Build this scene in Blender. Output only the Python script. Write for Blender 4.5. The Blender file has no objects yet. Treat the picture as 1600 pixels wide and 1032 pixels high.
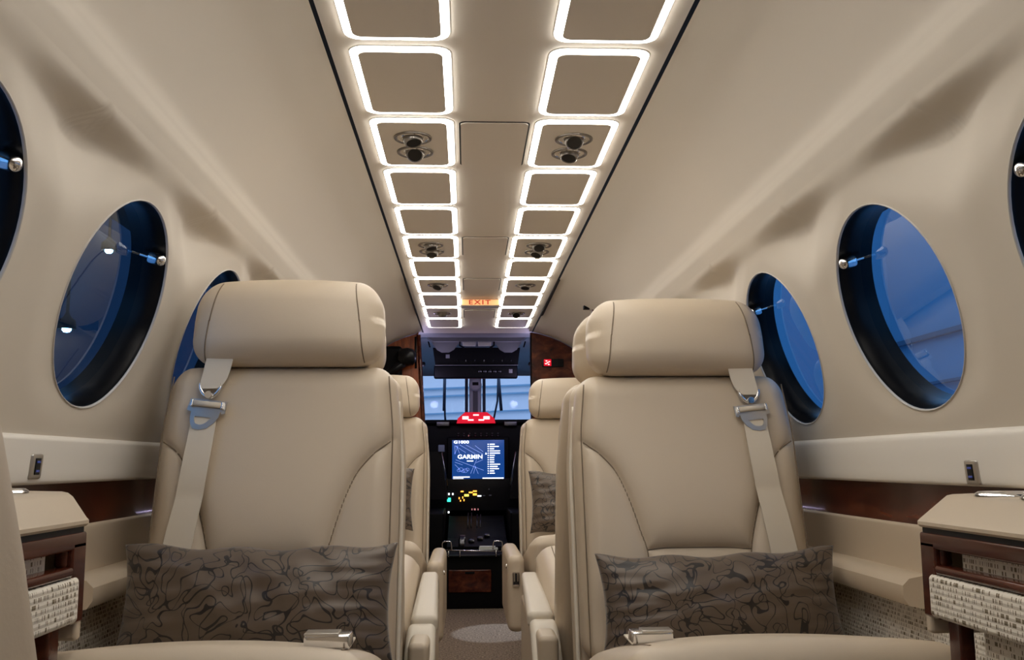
import bpy, bmesh, math, random
from mathutils import Vector, Matrix
random.seed(7)
C = bpy.context.scene.collection
SC = bpy.context.scene

# ------------------------------------------------------------------ camera
F_PX, VPX, VPY, CX, CY = 1500.0, 730.0, 724.0, 800.0, 516.0
EYE = Vector((-.057, 0, .76))
fw = Vector((VPX-CX, -(VPY-CY), F_PX)).normalized()      # world +Y in lens coordinates (right, up, depth)
rt = Vector((fw.z, 0, -fw.x)).normalized()
up = fw.cross(rt)
if up.y < 0: up = -up
# columns: lens axes written in world axes
right_w = Vector((rt.x, fw.x, up.x)); up_w = Vector((rt.y, fw.y, up.y)); dep_w = Vector((rt.z, fw.z, up.z))
cd = bpy.data.cameras.new('camera'); cam = bpy.data.objects.new('camera', cd); C.objects.link(cam)
cd.sensor_fit = 'HORIZONTAL'; cd.sensor_width = 36; cd.lens = 36*F_PX/1600; cd.clip_start = .02; cd.clip_end = 200
m = Matrix((right_w, up_w, -dep_w)).transposed().to_4x4(); m.translation = EYE
cam.matrix_world = m
SC.camera = cam

# ------------------------------------------------------------------ light and exposure
SC.view_settings.view_transform = 'Standard'; SC.view_settings.look = 'None'
SC.view_settings.gamma = 1; SC.view_settings.use_curve_mapping = False
SC.view_settings.exposure = 0.0
w = bpy.data.worlds.new('world'); SC.world = w; w.use_nodes = True
w.node_tree.nodes['Background'].inputs[0].default_value = (.50, .66, 1.0, 1)
w.node_tree.nodes['Background'].inputs[1].default_value = 1.7
LED = 16.5
SC.cycles.max_bounces = 10; SC.cycles.diffuse_bounces = 6; SC.cycles.glossy_bounces = 4
SC.cycles.transparent_max_bounces = 12; SC.cycles.sample_clamp_indirect = 4

# ------------------------------------------------------------------ materials
M = {}
def mat(name, col, rough=.5, metal=0, spec=.5, bump=None, emit=None, coat=0, sheen=0):
    m = bpy.data.materials.new(name); m.use_nodes = True; M[name] = m
    nt = m.node_tree; b = nt.nodes['Principled BSDF']
    b.inputs['Base Color'].default_value = (*col, 1); b.inputs['Roughness'].default_value = rough
    b.inputs['Metallic'].default_value = metal; b.inputs['Specular IOR Level'].default_value = spec
    if coat: b.inputs['Coat Weight'].default_value = coat; b.inputs['Coat Roughness'].default_value = .08
    if sheen: b.inputs['Sheen Weight'].default_value = sheen
    if emit:
        b.inputs['Emission Color'].default_value = (*emit[:3], 1); b.inputs['Emission Strength'].default_value = emit[3]
    if bump:
        sc, st, di = bump
        tc = nt.nodes.new('ShaderNodeTexCoord'); n = nt.nodes.new('ShaderNodeTexNoise'); n.inputs['Scale'].default_value = sc
        n.inputs['Detail'].default_value = 4
        bp = nt.nodes.new('ShaderNodeBump'); bp.inputs['Strength'].default_value = st; bp.inputs['Distance'].default_value = di
        nt.links.new(tc.outputs['Object'], n.inputs['Vector']); nt.links.new(n.outputs['Fac'], bp.inputs['Height'])
        nt.links.new(bp.outputs['Normal'], b.inputs['Normal'])
    return m
def N(m, t, **k):
    n = m.node_tree.nodes.new(t)
    for a, v in k.items():
        if a in n.inputs.keys(): n.inputs[a].default_value = v
        else: setattr(n, a, v)
    return n
def L(m, a, b): m.node_tree.links.new(a, b)
def ramp(m, stops, interp='LINEAR'):
    r = m.node_tree.nodes.new('ShaderNodeValToRGB'); r.color_ramp.interpolation = interp
    e = r.color_ramp.elements
    while len(e) < len(stops): e.new(.5)
    for i, (p, c) in enumerate(stops): e[i].position = p; e[i].color = (*c, 1)
    return r

mat('leather', (.60, .505, .385), .42, bump=(420, .12, .0008))
mat('leather_light', (.70, .64, .54), .45, bump=(420, .1, .0008))
mat('seam', (.20, .15, .10), .7)
mat('wall_skin', (.68, .62, .53), .62, bump=(60, .03, .001))
mat('strip_skin', (.84, .775, .68), .55)
mat('ledge_skin', (.82, .79, .73), .55, bump=(200, .05, .0006))
mat('black_trim', (.006, .006, .007), .35)
mat('black_gloss', (.005, .005, .006), .3, spec=.18)
mat('black_matt', (.003, .003, .004), .5, spec=.10)
mat('gap', (.004, .003, .003), .9)
mat('grey_plastic', (.17, .17, .185), .5)
mat('pale_plastic', (.55, .53, .50), .4)
mat('chrome', (.85, .85, .86), .12, metal=1)
mat('satin', (.62, .60, .57), .3, metal=1)
mat('dark_satin', (.30, .28, .26), .28, metal=1)
mat('belt', (.70, .63, .52), .75, bump=(900, .2, .0006))
mat('white_paint', (.78, .80, .84), .6)
mat('steel_blue', (.16, .19, .25), .6)
mat('hangar_dark', (.07, .085, .12), .8)
mat('hangar_mid', (.28, .44, .56), .8)
mat('hangar_light', (.95, .88, .86), .8)
mat('led', (1, 1, 1), .5, emit=(1, .95, .87, LED))
mat('exit_glow', (.5, .25, .1), .5, emit=(1, .48, .20, .85))
mat('red_letter', (.25, .01, .01), .5, emit=(1, .0, .0, .30))
mat('red_glow', (.3, .0, .0), .5, emit=(1, .0, .03, .62))
mat('red_hot', (1, .3, .3), .5, emit=(1, .35, .35, 3.5))
mat('screen_blue', (.0, .02, .1), .3, emit=(.012, .07, .30, .8))
mat('screen_line', (.5, .6, 1), .3, emit=(.28, .42, .9, 1.0))
mat('screen_white', (1, 1, 1), .3, emit=(.85, .92, 1, 3.0))
mat('amber', (1, .5, .1), .3, emit=(1, .42, .05, 2.2))
mat('yellow', (1, .8, .2), .3, emit=(.9, .75, .12, 1.4))
mat('teal', (.1, .8, .6), .3, emit=(.05, .9, .62, 1.5))
mat('white_spot', (1, 1, 1), .3, emit=(.9, .95, 1, 2.0))
mat('pink_spot', (1, .5, .5), .3, emit=(.8, .3, .3, .5))
mat('port_blue', (.02, .03, .10), .3, emit=(.05, .08, .35, .35))
mat('lamp_glow', (1, 1, 1), .3, emit=(.85, .93, 1, 30))
mat('paper', (.62, .66, .62), .6)
mat('dark_metal', (.10, .10, .11), .3, metal=1)
mat('tan_marker', (.12, .05, .04), .5)

# polished mahogany
m = mat('wood', (.12, .035, .015), .2, coat=.2, spec=.3)
tc = N(m, 'ShaderNodeTexCoord'); mp = N(m, 'ShaderNodeMapping'); mp.inputs['Scale'].default_value = (9, 2.0, 14)
n1 = N(m, 'ShaderNodeTexNoise', Scale=2.2, Detail=6.0, Distortion=.5)
r = ramp(m, [(.3, (.022, .004, .003)), (.5, (.060, .012, .006)), (.72, (.13, .032, .013))])
L(m, tc.outputs['Object'], mp.inputs['Vector']); L(m, mp.outputs['Vector'], n1.inputs['Vector']); L(m, n1.outputs['Fac'], r.inputs['Fac'])
L(m, r.outputs['Color'], m.node_tree.nodes['Principled BSDF'].inputs['Base Color'])
m = mat('wood_orange', (.30, .09, .03), .25, coat=.4)
tc = N(m, 'ShaderNodeTexCoord'); mp = N(m, 'ShaderNodeMapping'); mp.inputs['Scale'].default_value = (14, 6, 1.5)
n1 = N(m, 'ShaderNodeTexNoise', Scale=4.0, Detail=8.0, Distortion=.8)
r = ramp(m, [(.3, (.13, .028, .010)), (.7, (.36, .09, .026))])
L(m, tc.outputs['Object'], mp.inputs['Vector']); L(m, mp.outputs['Vector'], n1.inputs['Vector']); L(m, n1.outputs['Fac'], r.inputs['Fac'])
L(m, r.outputs['Color'], m.node_tree.nodes['Principled BSDF'].inputs['Base Color'])

# brown cushion cloth with thin wandering cords
m = mat('pillow_cloth', (.10, .072, .055), .38, sheen=.3)
b = m.node_tree.nodes['Principled BSDF']
tc = N(m, 'ShaderNodeTexCoord')
n0 = N(m, 'ShaderNodeTexNoise', Scale=18.0, Detail=0.0)
add = N(m, 'ShaderNodeVectorMath', operation='MULTIPLY_ADD'); add.inputs[1].default_value = (.06, .06, .06)
L(m, tc.outputs['UV'], n0.inputs['Vector']); L(m, n0.outputs['Color'], add.inputs[0]); L(m, tc.outputs['UV'], add.inputs[2])
outs = []
for k, (sc, off, lev) in enumerate(((34, 0, .5), (41, 7.3, .47))):
    ad = N(m, 'ShaderNodeVectorMath', operation='ADD'); ad.inputs[1].default_value = (off, off*.7, off*1.9)
    nn = N(m, 'ShaderNodeTexNoise', Scale=float(sc), Detail=0.0)
    s1 = N(m, 'ShaderNodeMath', operation='SUBTRACT'); s1.inputs[1].default_value = lev
    s2 = N(m, 'ShaderNodeMath', operation='ABSOLUTE')
    s3 = N(m, 'ShaderNodeMath', operation='LESS_THAN'); s3.inputs[1].default_value = .020
    L(m, add.outputs[0], ad.inputs[0]); L(m, ad.outputs[0], nn.inputs['Vector']); L(m, nn.outputs['Fac'], s1.inputs[0])
    L(m, s1.outputs[0], s2.inputs[0]); L(m, s2.outputs[0], s3.inputs[0]); outs.append(s3)
mx = N(m, 'ShaderNodeMath', operation='MAXIMUM'); L(m, outs[0].outputs[0], mx.inputs[0]); L(m, outs[1].outputs[0], mx.inputs[1])
mc = N(m, 'ShaderNodeMix', data_type='RGBA'); mc.inputs[6].default_value = (.110, .078, .054, 1); mc.inputs[7].default_value = (.010, .006, .005, 1)
L(m, mx.outputs[0], mc.inputs[0]); L(m, mc.outputs[2], b.inputs['Base Color'])
bp = N(m, 'ShaderNodeBump'); bp.inputs['Strength'].default_value = .5; bp.inputs['Distance'].default_value = .001
L(m, mx.outputs[0], bp.inputs['Height']); L(m, bp.outputs['Normal'], b.inputs['Normal'])

# cream bouclé weave with dark flecks
m = mat('weave', (.62, .55, .45), .9)
b = m.node_tree.nodes['Principled BSDF']
tc = N(m, 'ShaderNodeTexCoord'); sp = N(m, 'ShaderNodeSeparateXYZ'); L(m, tc.outputs['Object'], sp.inputs[0])
zr = N(m, 'ShaderNodeMath', operation='MULTIPLY'); zr.inputs[1].default_value = 150; L(m, sp.outputs[2], zr.inputs[0])
zf = N(m, 'ShaderNodeMath', operation='FLOOR'); L(m, zr.outputs[0], zf.inputs[0])
zq = N(m, 'ShaderNodeMath', operation='FRACT'); L(m, zr.outputs[0], zq.inputs[0])
yy = N(m, 'ShaderNodeMath', operation='MULTIPLY'); yy.inputs[1].default_value = 330; L(m, sp.outputs[1], yy.inputs[0])
rz = N(m, 'ShaderNodeMath', operation='MULTIPLY'); rz.inputs[1].default_value = 7.31; L(m, zf.outputs[0], rz.inputs[0])
cx = N(m, 'ShaderNodeCombineXYZ'); L(m, yy.outputs[0], cx.inputs[0]); L(m, rz.outputs[0], cx.inputs[1])
nz = N(m, 'ShaderNodeTexNoise', Scale=1.0, Detail=1.0); L(m, cx.outputs[0], nz.inputs['Vector'])
g1 = N(m, 'ShaderNodeMath', operation='GREATER_THAN'); g1.inputs[1].default_value = .56; L(m, nz.outputs['Fac'], g1.inputs[0])
q1 = N(m, 'ShaderNodeMath', operation='SUBTRACT'); q1.inputs[1].default_value = .5; L(m, zq.outputs[0], q1.inputs[0])
q2 = N(m, 'ShaderNodeMath', operation='ABSOLUTE'); L(m, q1.outputs[0], q2.inputs[0])
q3 = N(m, 'ShaderNodeMath', operation='LESS_THAN'); q3.inputs[1].default_value = .34; L(m, q2.outputs[0], q3.inputs[0])
fl = N(m, 'ShaderNodeMath', operation='MULTIPLY'); L(m, g1.outputs[0], fl.inputs[0]); L(m, q3.outputs[0], fl.inputs[1])
mc = N(m, 'ShaderNodeMix', data_type='RGBA'); mc.inputs[6].default_value = (.80, .75, .66, 1); mc.inputs[7].default_value = (.22, .18, .12, 1)
L(m, fl.outputs[0], mc.inputs[0]); L(m, mc.outputs[2], b.inputs['Base Color'])
bp = N(m, 'ShaderNodeBump'); bp.inputs['Strength'].default_value = .7; bp.inputs['Distance'].default_value = .0015; bp.invert = True
ad = N(m, 'ShaderNodeMath', operation='ADD'); L(m, fl.outputs[0], ad.inputs[0]); L(m, q2.outputs[0], ad.inputs[1])
L(m, ad.outputs[0], bp.inputs['Height']); L(m, bp.outputs['Normal'], b.inputs['Normal'])

# carpet
m = mat('carpet', (.25, .19, .14), .95)
b = m.node_tree.nodes['Principled BSDF']
tc = N(m, 'ShaderNodeTexCoord'); nz = N(m, 'ShaderNodeTexNoise', Scale=110.0, Detail=4.0, Roughness=.7)
r = ramp(m, [(.38, (.07, .048, .034)), (.62, (.34, .26, .19))])
L(m, tc.outputs['Object'], nz.inputs['Vector']); L(m, nz.outputs['Fac'], r.inputs['Fac']); L(m, r.outputs['Color'], b.inputs['Base Color'])
bp = N(m, 'ShaderNodeBump'); bp.inputs['Strength'].default_value = .6; bp.inputs['Distance'].default_value = .004
L(m, nz.outputs['Fac'], bp.inputs['Height']); L(m, bp.outputs['Normal'], b.inputs['Normal'])

# tinted panes: light passes tinted, the surface mirrors a little
def pane_mat(name, tint, refl):
    m = bpy.data.materials.new(name); m.use_nodes = True; M[name] = m
    nt = m.node_tree; nt.nodes.remove(nt.nodes['Principled BSDF']); out = nt.nodes['Material Output']
    t = N(m, 'ShaderNodeBsdfTransparent'); t.inputs[0].default_value = (*tint, 1)
    g = N(m, 'ShaderNodeBsdfGlossy'); g.inputs['Roughness'].default_value = .01; g.inputs[0].default_value = (.8, .9, 1, 1)
    f = N(m, 'ShaderNodeFresnel'); f.inputs[0].default_value = 1.45
    mu = N(m, 'ShaderNodeMath', operation='MULTIPLY'); mu.inputs[1].default_value = refl
    mx = N(m, 'ShaderNodeMixShader'); L(m, f.outputs[0], mu.inputs[0]); L(m, mu.outputs[0], mx.inputs[0])
    L(m, t.outputs[0], mx.inputs[1]); L(m, g.outputs[0], mx.inputs[2]); L(m, mx.outputs[0], out.inputs[0])
pane_mat('pane_blue', (.19, .47, .70), .2)
pane_mat('pane_clear', (.90, .96, 1.0), .12)

# ------------------------------------------------------------------ mesh helpers
def link(name, verts, faces, material, parent=None, smooth=True, uv=None):
    me = bpy.data.meshes.new(name); me.from_pydata([tuple(v) for v in verts], [], faces); me.update()
    me.materials.append(M[material])
    if smooth: me.polygons.foreach_set('use_smooth', [True]*len(me.polygons))
    if uv:
        l = me.uv_layers.new(name='UVMap')
        for i, lp in enumerate(me.loops): l.data[i].uv = uv[lp.vertex_index]
    o = bpy.data.objects.new(name, me); C.objects.link(o)
    if parent: o.parent = parent
    return o
def tag(o, label=None, cat=None, group=None, kind=None):
    if label: o['label'] = label
    if cat: o['category'] = cat
    if group: o['group'] = group
    if kind: o['kind'] = kind
    return o
def empty(name, loc, label, cat, group=None, rz=0):
    o = bpy.data.objects.new(name, None); C.objects.link(o); o.location = loc; o.rotation_euler = (0, 0, rz)
    o.empty_display_size = .05
    return tag(o, label, cat, group)
def struct(o): o['kind'] = 'structure'; return o

class MB:
    def __init__(s): s.v = []; s.f = []
    def add(s, vf, fn=None):
        v, f = vf; n = len(s.v)
        s.v += [tuple(fn(Vector(p))) if fn else tuple(p) for p in v]; s.f += [tuple(i+n for i in q) for q in f]; return s
    def obj(s, name, material, parent=None, smooth=True): return link(name, s.v, s.f, material, parent, smooth)

def axis_pts(h, r, nc, ni):
    a = [-h + r*(1-math.tan(math.pi/4*(1-k/nc))) for k in range(nc)] if r > 1e-6 else []
    i = [-(h-r) + 2*(h-r)*k/ni for k in range(ni+1)]
    return a + i + [-x for x in reversed(a)]
def soft(c, s, r=.01, nc=3, n=(1, 1, 1), fn=None):
    """rounded box: centre c, full size s, edge radius r, n inner cells per axis, fn reshapes each point (p centred, unit n)"""
    h = [x/2 for x in s]; r = min(r, min(h)*.999)
    ax = [axis_pts(h[i], r, nc, n[i]) for i in range(3)]
    verts = []; idx = {}; faces = []
    def vid(i, j, k):
        key = (i, j, k)
        if key not in idx:
            p = Vector((ax[0][i], ax[1][j], ax[2][k]))
            q = Vector([max(-(h[t]-r), min(h[t]-r, p[t])) for t in range(3)])
            d = p-q; nn = d.normalized() if d.length > 1e-9 else Vector((0, 0, 1))
            p2 = q + nn*r
            if fn: p2 = fn(p2, nn)
            verts.append(p2+Vector(c)); idx[key] = len(verts)-1
        return idx[key]
    X, Y, Z = [len(a)-1 for a in ax]
    for i in range(X):
        for j in range(Y):
            faces.append((vid(i, j, 0), vid(i, j+1, 0), vid(i+1, j+1, 0), vid(i+1, j, 0)))
            faces.append((vid(i, j, Z), vid(i+1, j, Z), vid(i+1, j+1, Z), vid(i, j+1, Z)))
    for i in range(X):
        for k in range(Z):
            faces.append((vid(i, 0, k), vid(i+1, 0, k), vid(i+1, 0, k+1), vid(i, 0, k+1)))
            faces.append((vid(i, Y, k), vid(i, Y, k+1), vid(i+1, Y, k+1), vid(i+1, Y, k)))
    for j in range(Y):
        for k in range(Z):
            faces.append((vid(0, j, k), vid(0, j, k+1), vid(0, j+1, k+1), vid(0, j+1, k)))
            faces.append((vid(X, j, k), vid(X, j+1, k), vid(X, j+1, k+1), vid(X, j, k+1)))
    return verts, faces
def tube(pts, r, n=8, closed=False):
    pts = [Vector(p) for p in pts]; v = []; f = []; m = len(pts)
    ref = None
    for i, p in enumerate(pts):
        a = pts[(i-1) % m] if (i > 0 or closed) else p; b = pts[(i+1) % m] if (i < m-1 or closed) else p
        t = (b-a).normalized()
        if ref is None: ref = Vector((0, 0, 1)) if abs(t.z) < .9 else Vector((1, 0, 0))
        u = (ref - t*ref.dot(t)).normalized(); w_ = t.cross(u); ref = u
        rr = r[i] if isinstance(r, (list, tuple)) else r
        for k in range(n):
            a_ = 2*math.pi*k/n; v.append(p + u*rr*math.cos(a_) + w_*rr*math.sin(a_))
    for i in range(m if closed else m-1):
        for k in range(n):
            f.append((i*n+k, i*n+(k+1) % n, ((i+1) % m)*n+(k+1) % n, ((i+1) % m)*n+k))
    if not closed: f.append(tuple(reversed(range(n)))); f.append(tuple((m-1)*n+k for k in range(n)))
    return v, f
def prism(poly, a, b, axis='y'):
    """closed outline in the two other axes, extruded from a to b"""
    def P(u, v, w):
        return (u, w, v) if axis == 'y' else ((w, u, v) if axis == 'x' else (u, v, w))
    n = len(poly); v = [P(x, y, a) for x, y in poly] + [P(x, y, b) for x, y in poly]
    f = [(i, (i+1) % n, n+(i+1) % n, n+i) for i in range(n)] + [tuple(reversed(range(n))), tuple(range(n, 2*n))]
    return v, f
def frame(outer, inner, a, b, axis='y'):
    def P(u, v, w): return (u, w, v) if axis == 'y' else ((w, u, v) if axis == 'x' else (u, v, w))
    n = len(outer); v = []
    for ring, w in ((outer, a), (inner, a), (outer, b), (inner, b)): v += [P(x, y, w) for x, y in ring]
    f = []
    for i in range(n):
        j = (i+1) % n
        f += [(i, j, n+j, n+i), (2*n+j, 2*n+i, 3*n+i, 3*n+j), (i, 2*n+i, 2*n+j, j), (n+i, n+j, 3*n+j, 3*n+i)]
    return v, f
def rrect(x0, x1, y0, y1, r, n=6):
    p = []
    for cx, cy, a0 in ((x1-r, y1-r, 0), (x0+r, y1-r, 90), (x0+r, y0+r, 180), (x1-r, y0+r, 270)):
        for k in range(n+1):
            a = math.radians(a0+90*k/n); p.append((cx+r*math.cos(a), cy+r*math.sin(a)))
    return p
def lathe(prof, n=24, c=(0, 0, 0), axis='z'):
    v = []; f = []
    for r, z in prof:
        for k in range(n):
            a = 2*math.pi*k/n; x, y = r*math.cos(a), r*math.sin(a)
            v.append(Vector(c)+Vector((x, y, z) if axis == 'z' else ((x, z, y) if axis == 'y' else (z, x, y))))
    for i in range(len(prof)-1):
        for k in range(n): f.append((i*n+k, i*n+(k+1) % n, (i+1)*n+(k+1) % n, (i+1)*n+k))
    return v, f
def fix(o):
    bm = bmesh.new(); bm.from_mesh(o.data); bmesh.ops.recalc_face_normals(bm, faces=bm.faces); bm.to_mesh(o.data); bm.free(); return o
def autosmooth(o, ang=35):
    me = o.data; fix(o)
    bm = bmesh.new(); bm.from_mesh(me)
    for e in bm.edges:
        e.smooth = not (len(e.link_faces) == 2 and e.calc_face_angle(0) > math.radians(ang))
    for f_ in bm.faces: f_.smooth = True
    bm.to_mesh(me); bm.free(); return o
def lerp_tab(tab, z):
    if z <= tab[0][0]: return tab[0][1]
    for (a, x), (b, y) in zip(tab, tab[1:]):
        if z <= b: return x+(y-x)*(z-a)/(b-a)
    return tab[-1][1]
def smooth01(t): t = max(0, min(1, t)); return t*t*(3-2*t)
def spline(pts, n=8):
    out = []; P = [Vector(p) for p in pts]
    for i in range(len(P)-1):
        p0 = P[max(i-1, 0)]; p1 = P[i]; p2 = P[i+1]; p3 = P[min(i+2, len(P)-1)]
        for k in range(n):
            t = k/n
            out.append(.5*((2*p1)+(p2-p0)*t+(2*p0-5*p1+4*p2-p3)*t*t+(3*p1-p0-3*p2+p3)*t**3))
    out.append(P[-1]); return out
def text(s, size, loc, rot, material, parent, name, depth=.0005, sx=1, spacing=1, align='CENTER'):
    cu = bpy.data.curves.new(name, 'FONT'); cu.body = s; cu.size = size; cu.align_x = align; cu.align_y = 'CENTER'
    cu.extrude = depth; cu.space_character = spacing; cu.offset = size*.012
    o = bpy.data.objects.new(name, cu); C.objects.link(o); o.location = loc; o.rotation_euler = rot; o.scale = (sx, 1, 1)
    cu.materials.append(M[material])
    me = bpy.data.meshes.new_from_object(o.evaluated_get(bpy.context.evaluated_depsgraph_get())); bpy.data.objects.remove(o)
    if not me.materials: me.materials.append(M[material])
    o = bpy.data.objects.new(name, me); C.objects.link(o); o.location = loc; o.rotation_euler = rot; o.scale = (sx, 1, 1)
    o.parent = parent; return o

# ================================================================== CABIN SHELL
Y0, Y1 = -1.1, 5.12            # aft and forward ends of the cabin
ZW0, ZW1 = .80, 1.215          # window wall band
WZ, WA, WB = .992, .175, .1537
WIN = {1: [.379, .886, 1.398, 1.913, 2.424], -1: [.423, .93, 1.442, 1.957, 2.468]}
DZ = {1: -.005, -1: .006}
def crown(z):                  # lateral position of the wall skin for a height
    x = .66-.3126*(z-.76)
    if z > 1.15: x -= .10*(z-1.15)**2*6
    return x
def pocket(side, y, z):        # faint dish round each window, hollows under the crease between windows
    d = 0
    for wy in WIN[side]:
        r = math.hypot((y-wy)/.245, (z-(WZ+DZ[side]+.012))/.215)
        d = max(d, 1-smooth01((r-.78)/.28))
    o = .006*d*smooth01((z-.80)/.08)*smooth01((1.215-z)/.04); best = 0
    for wy in WIN[side]:
        u = abs(y-(wy+.257)); hw = .08+.165*smooth01((z-1.06)/.13)
        dent = .034*smooth01((1.206-z)/.030)*smooth01((z-1.06)/.13)*(1-smooth01(u/hw)); best = max(best, dent)
    return o+best
def wall_pt(side, y, z):
    return Vector((side*(crown(z)+pocket(side, y, z)-.010), y, z))
def build_wall(side):
    name = 'wall_right' if side > 0 else 'wall_left'
    verts = []; faces = []; key = {}
    def vid(y, z):
        k = (round(y, 5), round(z, 5))
        if k not in key: key[k] = len(verts); verts.append(wall_pt(side, y, z))
        return key[k]
    ws = WIN[side]; hw = .253; ns = 44; nz_ = 40
    zs = [ZW0+(ZW1-ZW0)*k/nz_ for k in range(nz_+1)]
    wc = WZ+DZ[side]
    def grid(ya, yb, n):
        ys = [ya+(yb-ya)*k/n for k in range(n+1)]
        for i in range(n):
            for j in range(nz_): faces.append((vid(ys[i], zs[j]), vid(ys[i+1], zs[j]), vid(ys[i+1], zs[j+1]), vid(ys[i], zs[j+1])))
    cur = Y0
    for wy in ws:
        if wy-hw > cur+1e-4: grid(cur, wy-hw, max(1, int((wy-hw-cur)/.02)))
        ys = [wy-hw+2*hw*k/ns for k in range(ns+1)]
        ring = [(ys[k], zs[0]) for k in range(ns)] + [(ys[-1], zs[k]) for k in range(nz_)] + \
               [(ys[k], zs[-1]) for k in range(ns, 0, -1)] + [(ys[0], zs[k]) for k in range(nz_, 0, -1)]
        # keep ring directions but let the ellipse be evenly sampled
        rows = []; TT = [0, .03, .08]+[.08+.92*q/21 for q in range(1, 22)]
        for (y, z) in ring:
            a = math.atan2((z-wc)/WB, (y-wy)/WA); e = (wy+WA*math.cos(a), wc+WB*math.sin(a))
            rows.append([(e[0]+(y-e[0])*t, e[1]+(z-e[1])*t) for t in TT])
        for i in range(len(rows)):
            j = (i+1) % len(rows)
            for k in range(len(TT)-1): faces.append((vid(*rows[i][k]), vid(*rows[j][k]), vid(*rows[j][k+1]), vid(*rows[i][k+1])))
        cur = wy+hw
    yb = 3.35
    grid(cur, yb, 40)
    o = fix(link(name, verts, faces, 'wall_skin')); struct(o)
    return o
build_wall(1); build_wall(-1)

# vaulted ceiling skins, from the crease at the top of each wall to the overhead strip
PA = [(.5053, 1.2148), (.5022, 1.222), (.4980, 1.232), (.4940, 1.242), (.4915, 1.252), (.4890, 1.262), (.482, 1.284), (.462, 1.318), (.43, 1.362), (.388, 1.405), (.34, 1.437), (.31, 1.451), (.297, 1.4555)]
PB = [(.655, 1.15), (.650, 1.17), (.642, 1.19), (.632, 1.215), (.622, 1.235), (.612, 1.255), (.600, 1.283), (.572, 1.318), (.52, 1.362), (.46, 1.397), (.40, 1.425), (.34, 1.445), (.297, 1.4555)]
for side, nm in ((-1, 'ceiling_left'), (1, 'ceiling_right')):
    for part, (ya, yb, n) in enumerate(((Y0, 3.42, 60), (3.405, Y1, 30))):
        verts = []; faces = []
        SA = spline([(x, 0, z) for x, z in PA], 5); SB = spline([(x, 0, z) for x, z in PB], 5)
        for i in range(n+1):
            y = ya+(yb-ya)*i/n; t = smooth01((y-2.9)/1.5)
            for p, q in zip(SA, SB):
                c = p.lerp(q, t)
                if side < 0 and t > 0: c = c + Vector((0, 0, .0))
                if part: c = c + Vector((.0012, 0, .0016))
                verts.append((side*c.x, y, c.z))
        k = len(SA)
        for i in range(n):
            for j in range(k-1): faces.append((i*k+j, (i+1)*k+j, (i+1)*k+j+1, i*k+j+1))
        struct(fix(link(nm if part == 0 else nm+'_front', verts, faces, 'wall_skin')))
        fv = []; ff = []
        for i in range(n+1):
            c = Vector(verts[i*k]); fv += [(c.x, c.y, c.z+.0005), (side*.76, c.y, c.z+.03)]
        for i in range(n): ff.append((2*i, 2*i+2, 2*i+3, 2*i+1))
        struct(fix(link(nm+('_flange' if part == 0 else '_front_flange'), fv, ff, 'gap')))  # unseen dark flange, added against light leaking in above the wall
# overhead strip with its dark gaps
o = struct(fix(link('ceiling', *prism([(-.291, 1.460), (.291, 1.460), (.291, 1.49), (-.291, 1.49)], Y0, 5.18), 'strip_skin', smooth=False)))
for i, s in enumerate((-1, 1)):
    struct(fix(link('trim_%d' % (i+1), *prism([(s*.286, 1.462), (s*.302, 1.462), (s*.302, 1.50), (s*.286, 1.50)], Y0, 5.15), 'gap', smooth=False)))
    struct(fix(link('trim_%d' % (i+3), *prism([(s*.2905, 3.60), (s*(.300 if s > 0 else .2975), 3.62), (s*(.304 if s > 0 else .2975), 4.5), (s*.2905, 4.55)], 1.4535, 1.457, 'z'), 'gap', smooth=False)))

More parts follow.
